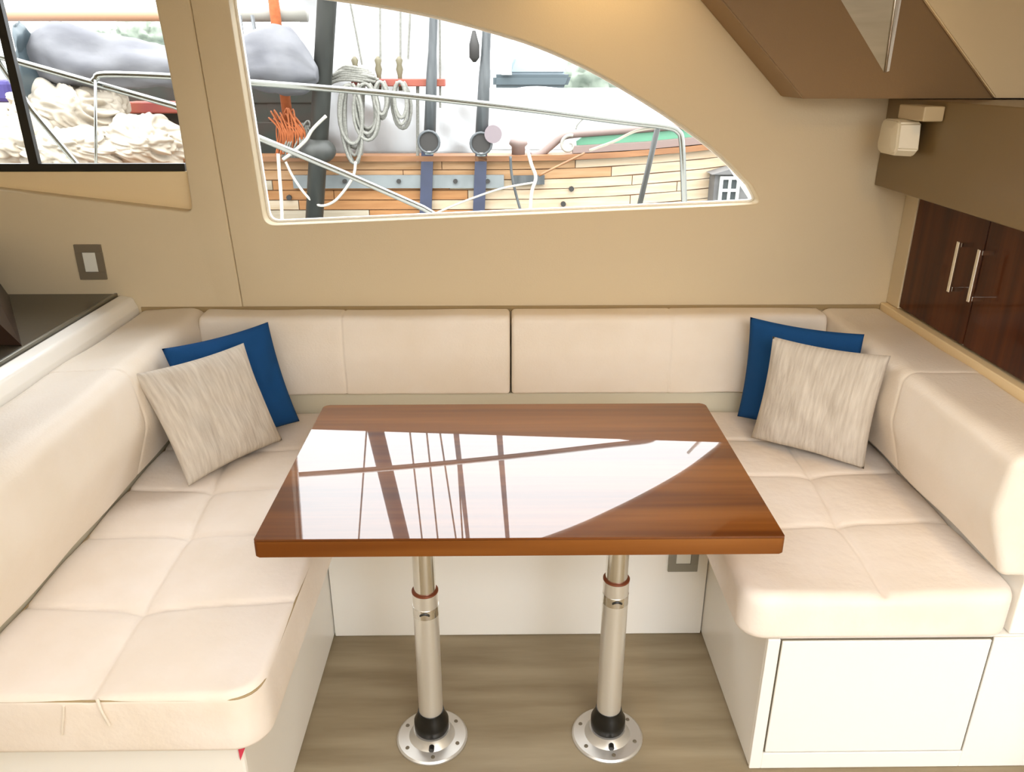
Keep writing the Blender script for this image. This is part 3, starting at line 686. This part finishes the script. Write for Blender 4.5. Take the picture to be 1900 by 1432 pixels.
for row in range(11):
    h = 0.073 if row != 0 else 0.062
    x = -4.6-rnd.random()
    while x < 3.2:
        ln = rnd.uniform(0.9, 2.0); x1 = min(x+ln, 3.2); xa = max(x, -4.6)
        if x1-xa > 0.15:
            right = (xa+x1)/2 > 0.1
            m_ = (M['o_plank'][0] if row < 2 and not right else M['o_plank'][2] if row in (2, 3, 4) and not right and rnd.random() < .7 else M['o_plank'][1] if right else rnd.choice(M['o_plank']))
            yy = HY+rnd.uniform(-0.004, 0.004)
            obj('plank', run(xa+0.003, x1-0.003, zr-h+0.004, zr-0.003, yy, yy+0.03), m_, hb)
        x = x1 if x1 < 3.2 else 9
    zr -= h
b = run(-4.6, 3.2, -1.3, zr, HY, HY+0.03); o = obj('lower_planking', b, M['o_plank'][3], hb)
st = obj('chain_plate_strip', run(atY(545, 330, HY).x, atY(935, 330, HY).x, atY(700, 348, HY).z, atY(700, 324, HY).z, HY-0.035, HY-0.006), M['o_metal'], hb, label='pale grey metal strip along the hull')
for px in (640, 740, 845, 905):
    q = atY(px, 336, HY-0.036); obj('bolt', tube([q, q+Vector((0, -0.015, 0))], 0.017, 8), M['o_bolt'], st)
obj('chain_plate_strip', run(atY(950, 330, HY).x, atY(1010, 330, HY).x, atY(960, 342, HY).z, atY(960, 325, HY).z, HY-0.035, HY-0.006), M['o_grey'], hb, label='dark metal strip end')
for (x, y) in ((537, 366), (490, 352), (1045, 378), (1059, 390), (1060, 350)):
    q = atY(x, y, HY-0.004); obj('hull_fitting', tube([q, q+Vector((0, -0.02, 0))], 0.02, 8), M['o_bolt'], hb)
q0, q1 = atY(1062, 300, HY), atY(1400, 240, HY)
gp = [atY(x, y, HY+0.05) for x, y in ((1072, 285), (1500, 272), (1500, 228), (1230, 236), (1085, 251), (1070, 262))]
obj('bulwark_panel', prism(gp, (0, 0.06, 0)), M['o_green'], hb, label='green painted bulwark panel')
obj('bulwark_strake', run(q0.x, 3.2, 0.905, 0.955, HY-0.02, HY+0.05), M['o_mauve'], hb)
obj('carved_rail', tube(smooth_path([atY(x, y, HY+0.04) for x, y in ((985, 290), (1005, 284), (1025, 268), (1045, 253), (1075, 248), (1140, 243), (1230, 236), (1330, 228), (1500, 220))], 5), 0.028, 8), M['o_mauve'], hb, smooth=True, label='mauve rail curving down to the scroll')
cs = atY(1056, 269, HY)
spi = [cs+Vector((r_*math.cos(a), -0.01, r_*math.sin(a))) for a, r_ in [(1.2+k*0.3, 0.072-k*0.0026) for k in range(24)]]
obj('scroll', tube(spi, 0.012, 8), M['o_palespar'], hb, smooth=True, label='pale grey carved scroll')
q = atY(962, 276, HY)
obj('bollard', lathe((q.x, HY+0.05, q.z-0.06), [(0.05, 0), (0.05, 0.07), (0.07, 0.09), (0.06, 0.12), (0.0, 0.13)], 14), M['o_mauve'], hb, smooth=True)
# stern window house
hx0, hx1 = atY(1314, 350, HY).x, atY(1440, 350, HY).x; hz0, hz1 = atY(1350, 384, HY).z, atY(1350, 318, HY).z
gh = obj('gallery_house', box(hx0, hx1, HY-0.16, HY-0.006, hz0, hz1, 0.004), M['o_hut'], hb, label='grey boarded gallery with a white window')
obj('roof', prism([(hx0-0.03, HY-0.19, hz1), (hx0+0.22, HY-0.19, hz1+0.075), (hx1+0.03, HY-0.19, hz1+0.075), (hx1+0.03, HY-0.19, hz1)], (0, 0.18, 0)), M['o_hut'], gh)
wx0, wx1 = atY(1334, 350, HY-.17).x, atY(1371, 350, HY-.17).x; wz0, wz1 = atY(1350, 378, HY-.17).z, atY(1350, 327, HY-.17).z
b = bmesh.new(); t_ = 0.022; mx_, mz_ = (wx0+wx1)/2, (wz0+wz1)/2
for q in ((wx0, wx1, wz0, wz0+t_), (wx0, wx1, wz1-t_, wz1), (wx0, wx0+t_, wz0+t_, wz1-t_), (wx1-t_, wx1, wz0+t_, wz1-t_), (mx_-.010, mx_+.010, wz0+t_, wz1-t_), (wx0+t_, mx_-.010, mz_-.010, mz_+.010), (mx_+.010, wx1-t_, mz_-.010, mz_+.010)):
    add_box(b, q[0], q[1], HY-0.185, HY-0.162, q[2], q[3])
obj('window_frame', b, M['o_whitepaint'], gh, label='white cross barred window frame')
for xa, xb in ((wx0+t_, mx_-.010), (mx_+.010, wx1-t_)):
    for za, zb_ in ((wz0+t_, mz_-.010), (mz_+.010, wz1-t_)):
        obj('pane', box(xa, xb, HY-0.170, HY-0.1615, za, zb_), M['o_pane'], gh)
# mast, shrouds
def line3(pa, pb, Y, ztop):
    a, b_ = atY(*pa, Y), atY(*pb, Y); return a, a+(b_-a)*((ztop-a.z)/(b_.z-a.z))
a, t_ = line3((583, 410), (606, 15), HY-0.25, 6.5)
obj('mast', tube([a+(a-t_).normalized()*0.6, t_], [0.063, 0.070], 16), M['o_black'], hb, smooth=True, label='thick tarred black leaning spar')
q = atY(590, 280, HY-0.27); b = bmesh.new(); bmesh.ops.create_uvsphere(b, u_segments=14, v_segments=10, radius=0.11, matrix=Matrix.Translation(q) @ Matrix.Diagonal((1.15, .9, .8, 1)))
obj('mast_boot', b, M['o_black'], hb, smooth=True)
for (pa, pb, pt, dead, wr_) in (((793, 275), (789, 410), (805, 20), (797, 262), 0.042), ((893, 280), (887, 410), (903, 60), (893, 265), 0.046)):
    Ysh = HY-0.12
    a, t_ = line3(dead, pt, Ysh, 5.5)
    d = (t_-a)
    sh = obj('shroud', tube([a+d*0.0, a+d*0.10, a+d*0.13, t_], [wr_*1.05, wr_*.9, wr_*.72, wr_*.2], 12), M['o_grey'], hb, smooth=True, label='dark grey shroud running up')
    q = atY(*dead, Ysh)
    b = bmesh.new(); add_tube(b, [q+Vector((0, -0.05, 0)), q+Vector((0, 0.045, 0))], 0.068, 18)
    dd = obj('deadeye', b, M['o_bolt'], sh, smooth=True, angle=40, label='round black deadeye')
    b = bmesh.new(); add_tube(b, [q+Vector((0.075*math.cos(k*.393), -0.055, 0.075*math.sin(k*.393))) for k in range(17)], 0.009, 6, cap=False)
    obj('deadeye_ring', b, M['o_grey'], sh, smooth=True)
    obj('chain_plate', prism([atY(pa[0]-11, pa[1], HY-0.05), atY(pa[0]+11, pa[1], HY-0.05), atY(pb[0]+10, pb[1]+40, HY-0.05), atY(pb[0]-12, pb[1]+40, HY-0.05)], (0, 0.03, 0)), M['o_blue'], sh, label='blue grey chain plate over the hull')
    obj('shackle', tube([q+Vector((-0.03, -0.04, -0.075)), q+Vector((0.03, -0.04, -0.075))], 0.016, 8), M['chrome'], sh)
q = atY(880, 92, HY-0.15); 
bl = obj('block', lathe((q.x, q.y, q.z-0.08), [(0.01, 0), (0.035, 0.03), (0.035, 0.11), (0.012, 0.2)], 10), M['o_bolt'], hb, smooth=True)
q = atY(915, 249, HY-0.2)
obj('float_disc', tube([q, q+Vector((0, 0.06, 0))], 0.062, 20), M['o_disc'], hb, smooth=True, angle=40, label='round mauve disc beside the shroud')
# pin rail with pins
pr_ = obj('pin_rail', box(atY(655, 153, HY).x, atY(827, 153, HY).x, HY-0.08, HY+0.0, atY(700, 160, HY).z, atY(700, 146, HY).z, 0.006), M['o_red'], hb, label='red painted pin rail')
for px in (660, 703, 742):
    q = atY(px, 140, HY-0.04)
    obj('belaying_pin', lathe((q.x, HY-0.04, q.z-0.10), [(0.014, 0), (0.016, 0.1), (0.026, 0.14), (0.018, 0.17), (0.026, 0.2), (0.008, 0.225)], 10), M['o_brass'], pr_, smooth=True)
obj('pin_rail_post', tube([atY(775, 160, HY-0.02), atY(775, 300, HY-0.02)], 0.012, 8), M['o_rope'], hb)
obj('pin_rail_post', tube([atY(675, 160, HY+0.02), atY(670, 300, HY+0.02)], 0.012, 8), M['o_rope'], hb)
# running ropes up
for i, (pa, pb, lab) in enumerate((((672, 120), (650, 5), 'thin rope rising from the leftmost rope coil'), ((706, 115), (705, 5), 'thin rope rising from the middle rope coil'),
                    ((743, 112), (743, 5), 'thin rope rising from the right rope coil'), ((757, 110), (762, 5), 'pale thin rope close beside the right coil rope'), ((817, 200), (816, 20), 'thin pale line right beside the left shroud'))):
    a, t_ = line3(pa, pb, HY-0.03, 5.0)
    tag(obj('halyard', tube([a, t_], 0.008, 6), M['o_rope']), lab, 'rope', 'ropes rising from the pin rail')
# rope coils
def coil(px, py, w_, h_, turns, seed, label, m_=None, Y=HY-0.12, r=0.012):
    rr = random.Random(seed); q = atY(px, py, Y); pts = []
    for k in range(turns*20+1):
        a = 2*math.pi*k/20+math.pi/2; tt = k//20
        if k % 20 == 0: dw, dh, dy = rr.uniform(.55, 1.0), rr.uniform(.7, 1.0), rr.uniform(-.05, .04)
        pts.append(q+Vector((w_*dw*math.cos(a)*0.5+0.008*math.sin(a*3+tt), dy, -h_*0.5*dh+h_*0.5*dh*math.sin(a))))
    ps = []
    for i in range(len(pts)):
        A = pts[max(0, i-2):i+3]; ps.append(sum(A, Vector())/len(A))
    return tag(obj('rope_coil', tube(ps, r, 6), m_ or M['o_rope'], smooth=True), label, 'rope coil', 'rope coils hanging from the pin rail')
coil(648, 150, 0.19, 0.62, 7, 1, 'longest pale rope coil hanging left on the pin rail')
coil(677, 150, 0.20, 0.42, 6, 2, 'wide rope coil second from the left')
coil(706, 148, 0.12, 0.27, 5, 3, 'small rope coil hanging at the middle pin')
coil(742, 148, 0.15, 0.36, 6, 4, 'darker grey rope coil on the right pin')
b = bmesh.new()
rr = random.Random(5)
for k in range(7):
    q = atY(655, 132+k*4, HY-0.1); w_ = 0.10+0.02*k if k < 5 else 0.16
    add_tube(b, smooth_path([q+Vector((-w_, rr.uniform(-.03, .03), rr.uniform(-.01, .01))), q+Vector((-w_*.4, -.03, .03)), q+Vector((w_*.4, -.03, .02)), q+Vector((w_, rr.uniform(-.03, .03), 0))]), 0.012, 6)
tag(obj('rope_bundle', b, M['o_rope'], smooth=True), 'pale rope bundle wound on top of the leftmost pin', 'rope')
# white loose ropes
def rope(pxs, Y, r, m_, label, nm='mooring_rope'):
    return tag(obj(nm, tube(smooth_path([atY(*p_, Y) for p_ in pxs]), r, 6), m_, smooth=True), label, 'rope')
rope([(530, 300), (545, 330), (568, 362), (592, 381), (618, 375), (640, 352), (656, 325), (660, 300)], HY-0.3, 0.010, M['o_rope_white'], 'white rope drooping in a loop over the hull')
rope([(516, 285), (519, 330), (522, 370), (524, 420)], HY-0.32, 0.014, M['o_rope_white'], 'white rope hanging straight down beside the drooping loop')
rope([(605, 215), (580, 240), (566, 262), (540, 285), (525, 296)], HY-0.35, 0.012, M['o_rope_white'], 'white rope slanting left of the black spar')
rope([(995, 338), (930, 350), (860, 374), (810, 395)], HY-0.2, 0.008, M['o_rope_white'], 'pale rope slanting down to the left across the hull')
rope([(1000, 326), (1040, 306), (1085, 284)], HY-0.2, 0.009, M['o_cap'], 'short brown line rising towards the scroll')
rope([(978, 275), (986, 305), (994, 330), (986, 360), (982, 420)], HY-0.22, 0.013, M['o_rope_white'], 'white rope knotted and hanging below the bollard')
rope([(947, 290), (949, 320), (956, 355), (970, 405), (980, 440)], HY-0.15, 0.010, M['o_grey'], 'thin dark line hanging from the rail cap')
rope([(1068, 240), (1074, 228), (1092, 212)], HY-0.1, 0.006, M['o_rope'], 'thin short line above the scroll')
obj('cord', tube(smooth_path([atY(x, y, 2.80) for x, y in ((1228, 235), (1180, 243), (1140, 262), (1094, 279))]), 0.005, 6), M['o_rope_white'], gr_, smooth=True, label='pale cord slanting off the rail')
# orange pole and tangle
op = empty('orange_boat_pole', atY(535, 290, HY-0.1), 'orange upright pole left of the black spar', 'pole')
a, t_ = line3((537, 245), (511, 30), HY-0.1, 2.6)
obj('pole', tube([a, t_], 0.036, 10), M['o_rope_orange'], op, smooth=True)
b = bmesh.new()
for k in range(20):
    x_ = 512+k*2.4; add_tube(b, smooth_path([atY(x_, 290-rr.uniform(0, 12), HY-0.22), atY(x_+rr.uniform(-9, 9), 240, HY-0.2), atY(x_+rr.uniform(-16, 4), 205+rr.uniform(-5, 25), HY-0.22), atY(x_+8, 245, HY-0.26), atY(x_+rr.uniform(2, 14), 285, HY-0.2)]), 0.0055, 6)
tag(obj('rope_tangle', b, M['o_rope_orange'], smooth=True), 'tangle of orange rope at the foot of the orange pole', 'rope')
b = bmesh.new()
for k in range(16):
    x_ = 543+k*2.6; add_tube(b, smooth_path([atY(x_-20, 292, HY-0.2), atY(x_-12, 255+rr.uniform(-12, 12), HY-0.24), atY(x_+6, 232+rr.uniform(-10, 14), HY-0.2), atY(x_+14, 268, HY-0.26), atY(x_+4, 292, HY-0.2)]), 0.007, 6)
tag(obj('rope_tangle', b, M['o_rope'], smooth=True), 'pale heap of rope between orange pole and black spar', 'rope')
b = bmesh.new(); gx = atY(455, 200, HY+0.3); gx2 = atY(592, 200, HY+0.3)
for (xa, xb, ya, yb) in ((425, 600, 225, 292), (425, 500, 190, 228), (500, 590, 175, 226), (430, 592, 150, 192)):
    p0, p1 = atY(xa, yb, HY+0.3), atY(xb, ya, HY+0.3); add_box(b, p0.x, p1.x, HY+0.25+0.02*rr.random(), HY+0.39, p0.z, p1.z, 0.01)
tag(obj('deck_gear', b, M['o_dark']), 'dark green and brown deck gear left of the black spar', 'deck gear')
b = box(atY(190, 200, HY).x, atY(415, 200, HY).x, HY+0.3, HY+0.8, 0.86, atY(300, 150, HY+0.3).z, 0.02)
tag(obj('deck_house', b, M['o_dark']), 'low dark deck house behind the cream sails at left', 'deckhouse')
rb_ = obj('hatch_board', box(atY(222, 200, HY).x, atY(420, 200, HY).x, HY+0.1, HY+0.28, atY(300, 212, HY).z, atY(300, 190, HY).z, 0.01), M['o_red']); tag(rb_, 'weathered red board under the guard rail at left', 'board')

# tarpaulins
def drape(outline_x, zt, zb_, Y, depth, seed, amp=0.05, nx_=48, nz_=30, topfun=None, lean=0.0):
    """hanging sheet that folds back over the top: a closed draped body"""
    x0, x1 = outline_x; b = bmesh.new(); R = []
    for i in range(nx_+1):
        x = x0+(x1-x0)*i/nx_; top = zt if topfun is None else topfun(x); col_ = []
        for j in range(nz_+1):
            z = zb_+(top-zb_)*j/nz_
            q = Vector((x*1.6+seed, z*1.3, seed)); d = (noise.noise(q)+0.5*abs(noise.noise(q*2.3))+0.25*noise.noise(q*5))*amp
            col_.append((x, Y+d+lean*(z-zb_), z))
        yt = col_[-1][1]
        for j in range(1, 9): col_.append((x, yt+depth*j/8, top+0.05*math.sin(math.pi*j/8)+noise.noise(Vector((x*2, j, seed)))*amp*.4))
        col_.append((x, yt+depth, zb_)); R.append([b.verts.new(c_) for c_ in col_])
    m_ = len(R[0])
    for A, B in zip(R, R[1:]):
        for k in range(m_): b.faces.new((A[k], A[(k+1) % m_], B[(k+1) % m_], B[k]))
    b.faces.new(R[0][::-1]); b.faces.new(R[-1]); return b
x0_, x1_, x2_ = atY(570, 200, 6.45).x, atY(815, 20, 6.45).x, atY(888, 105, 6.45).x
ztop = 2.05; z105 = atY(888, 105, 6.45).z
tag(obj('tarpaulin', drape((x0_, x2_), ztop, 0.86, 6.4, 0.7, 3.1, 0.16, topfun=lambda x: ztop if x < x1_ else ztop+(z105-ztop)*(x-x1_)/(x2_-x1_)), M['o_tarp'], smooth=True), 'tall wrinkled white tarpaulin hanging behind the rope coils', 'tarpaulin')
xa_, xb_ = atY(885, 200, 6.6).x, 2.9
tag(obj('deck_cover', drape((xa_, xb_), 1.35, 0.88, 6.6, 1.6, 7.7, 0.10, topfun=lambda x: 1.27-0.02*(x-xa_)+0.02*math.sin(x*3), lean=0.25), M['o_tarp'], smooth=True), 'low white cover over the deck right of the shrouds', 'cover')
# booms and covers
def lumpy(pts, rads, seed, amp, m_, nm, label, cat, n=26, sub=10):
    P_ = smooth_path(pts, sub); R_ = [r_[0] for r_ in smooth_path([(r_, 0, 0) for r_ in rads], sub)]
    b = bmesh.new(); rings = []
    for i, p_ in enumerate(P_):
        ring = []
        for k in range(n):
            a = 2*math.pi*k/n; q = Vector((p_.x*3, math.cos(a)*1.3+seed, math.sin(a)*1.3)); r_ = R_[i]*(1+amp*(noise.noise(q)*1.2+abs(noise.noise(q*2.1))*0.8-0.2))
            ring.append(b.verts.new(p_+Vector((0, math.cos(a)*r_, math.sin(a)*r_))))
        rings.append(ring)
    for A, B in zip(rings, rings[1:]):
        for k in range(n): b.faces.new((A[k], A[(k+1) % n], B[(k+1) % n], B[k]))
    b.faces.new(rings[0][::-1]); b.faces.new(rings[-1])
    return tag(obj(nm, b, m_, smooth=True), label, cat)
BY = 5.6
lumpy([atY(x, y, BY) for x, y in ((66, 108), (120, 104), (200, 116), (310, 124), (450, 116), (520, 108), (560, 118), (588, 135))],
      [0.14, 0.17, 0.165, 0.14, 0.155, 0.19, 0.15, 0.05], 2.0, 0.28, M['o_cover'], 'boom_cover', 'long grey fabric cover lashed over the boom at upper left', 'cover')
lumpy([atY(x, y, 5.45) for x, y in ((52, 185), (54, 140), (56, 100), (42, 75), (38, 55))], [0.10, 0.14, 0.13, 0.10, 0.05], 9.0, 0.3, M['o_slate'], 'furled_sail', 'dark grey furled bundle upright beside the black mullion', 'sail')
tag(obj('spar', tube([atY(-200, 27, 6.2), atY(292, 27, 6.2), atY(420, 27, 6.2)], 0.045, 12), M['o_spar'], smooth=True), 'pale peach horizontal spar at the top of the left window', 'spar')
tag(obj('spar', tube([atY(421, 25, 6.0), atY(570, 25, 6.0)], 0.055, 12), M['o_palespar'], smooth=True), 'pale grey horizontal spar at the top left of the curved window', 'spar')
for pa, pb, lab in (((445, 30), (452, 88), 'dark lashing strap nearest the left edge of the curved window'), ((468, 30), (478, 86), 'dark lashing strap hanging nearer the orange pole')):
    tag(obj('lashing', tube([atY(*pa, 5.9), atY(*pb, 5.75)], 0.014, 6), M['o_grey']), lab, 'strap', 'lashings on the pale grey spar')
# cream sails in a heap
def heap(cx_, cy_, Y, sx_, sy_, sz_, seed, label):
    q = atY(cx_, cy_, Y); b = bmesh.new(); bmesh.ops.create_icosphere(b, subdivisions=6, radius=1.0)
    for v_ in b.verts:
        p_ = v_.co.copy(); s_ = Vector((seed, seed*2, 0))
        w_ = noise.noise_vector(p_*1.1+s_)*0.7; k_ = Vector((p_.x*2.6+p_.z*1.4, p_.y*1.2, p_.z*0.9-p_.x*0.5))+w_; d = 0.25*noise.noise(p_*1.3+s_)+0.42*abs(noise.noise(k_+s_))+0.30*abs(noise.noise(k_*2.1+s_))
        r_ = 0.72+d*0.75; v_.co = Vector((q.x+p_.x*r_*sx_, Y+p_.y*r_*sy_, q.z+p_.z*r_*sz_))
    return tag(obj('sail_heap', b, M['o_sail'], smooth=True), label, 'sail', 'crumpled cream sails on the boat at left')
heap(120, 210, 5.55, 0.42, 0.25, 0.24, 1.3, 'domed cream sail heap behind the black mullion')
heap(15, 255, 5.4, 0.40, 0.22, 0.22, 4.1, 'crumpled cream sail heap at the far left edge')
heap(120, 275, 5.35, 0.36, 0.20, 0.16, 6.6, 'lower shadowed cream sail fold under the domed heap')
heap(260, 262, 5.5, 0.38, 0.22, 0.18, 8.2, 'pale cream sail heap right in the left window')
heap(210, 205, 5.65, 0.12, 0.12, 0.20, 9.9, 'narrow upright cream sail fold beside the domed heap')
tag(obj('deck_platform', box(-4.6, -2.0, 5.15, 5.93, 0.70, 0.80, 0.01), M['o_plank'][2]), 'wooden side platform carrying the crumpled cream sails', 'platform')
tag(obj('violet_cover', box(atY(-80, 180, 5.9).x, atY(26, 180, 5.9).x, 5.85, 6.3, atY(0, 190, 5.9).z, atY(0, 148, 5.9).z, 0.03), M['o_purple']), 'violet canvas cover at the far left edge of the window', 'cover')
# distance
fb = empty('moored_yacht', (0.55, 15, -1.0), 'distant yacht with slate hull and pale blue cabin seen right of shrouds', 'yacht')
FY = 14.0
def fp(x, y, Y=FY): return atY(x, y, Y)
obj('hull', prism([fp(915, 138), fp(1062, 138), fp(1052, 163), fp(915, 163)], (0, 1.5, 0), 0.05), M['o_slate'], fb)
obj('cabin', prism([fp(942, 138, FY+.2), fp(1052, 138, FY+.2), fp(1040, 112, FY+.2), fp(955, 104, FY+.2)], (0, 1.0, 0), 0.04), M['o_cabinblue'], fb)
obj('mast', tube([fp(940, 139, FY-.05), fp(942, -400, FY-.05)], 0.09, 10), M['o_whitepaint'], fb, smooth=True)
tag(obj('finger_pontoon', box(-30, 30, 13.0, 13.9, -0.95, fp(1000, 163, 13.9).z, 0.02), M['o_whitepaint']), 'long pale pontoon beside the distant yacht', 'pontoon')
def bush(cx_, cy_, Y, r_, seed, label):
    q = atY(cx_, cy_, Y); b = bmesh.new(); bmesh.ops.create_icosphere(b, subdivisions=4, radius=1.0)
    for v_ in b.verts:
        p_ = v_.co.copy(); d = 1+0.35*noise.noise(p_*3+Vector((seed, 0, 0)))+0.2*noise.noise(p_*8); v_.co = q+Vector((p_.x*r_*1.3*d, p_.y*r_*d, p_.z*r_*d))
    t = empty('tree', (q.x, q.y, -1.0), label, 'tree', 'hazy trees across the harbour')
    obj('crown', b, M['o_tree'], t, smooth=True); obj('trunk', tube([(q.x, q.y, -1.0), (q.x, q.y, q.z)], r_*.12, 8), M['o_grey'], t)
bush(1095, 146, 30, 0.9, 1, 'hazy tree right of the distant yacht')
bush(270, 72, 40, 1.0, 2, 'pale hazy tree above the boom cover in the left window')
bush(190, 74, 42, 0.7, 3, 'small hazy tree left of the pale one over the boom cover')
tag(obj('water', box(-60, 60, 3.2, 80, -1.12, -1.0), M['o_water'], None), kind='structure')
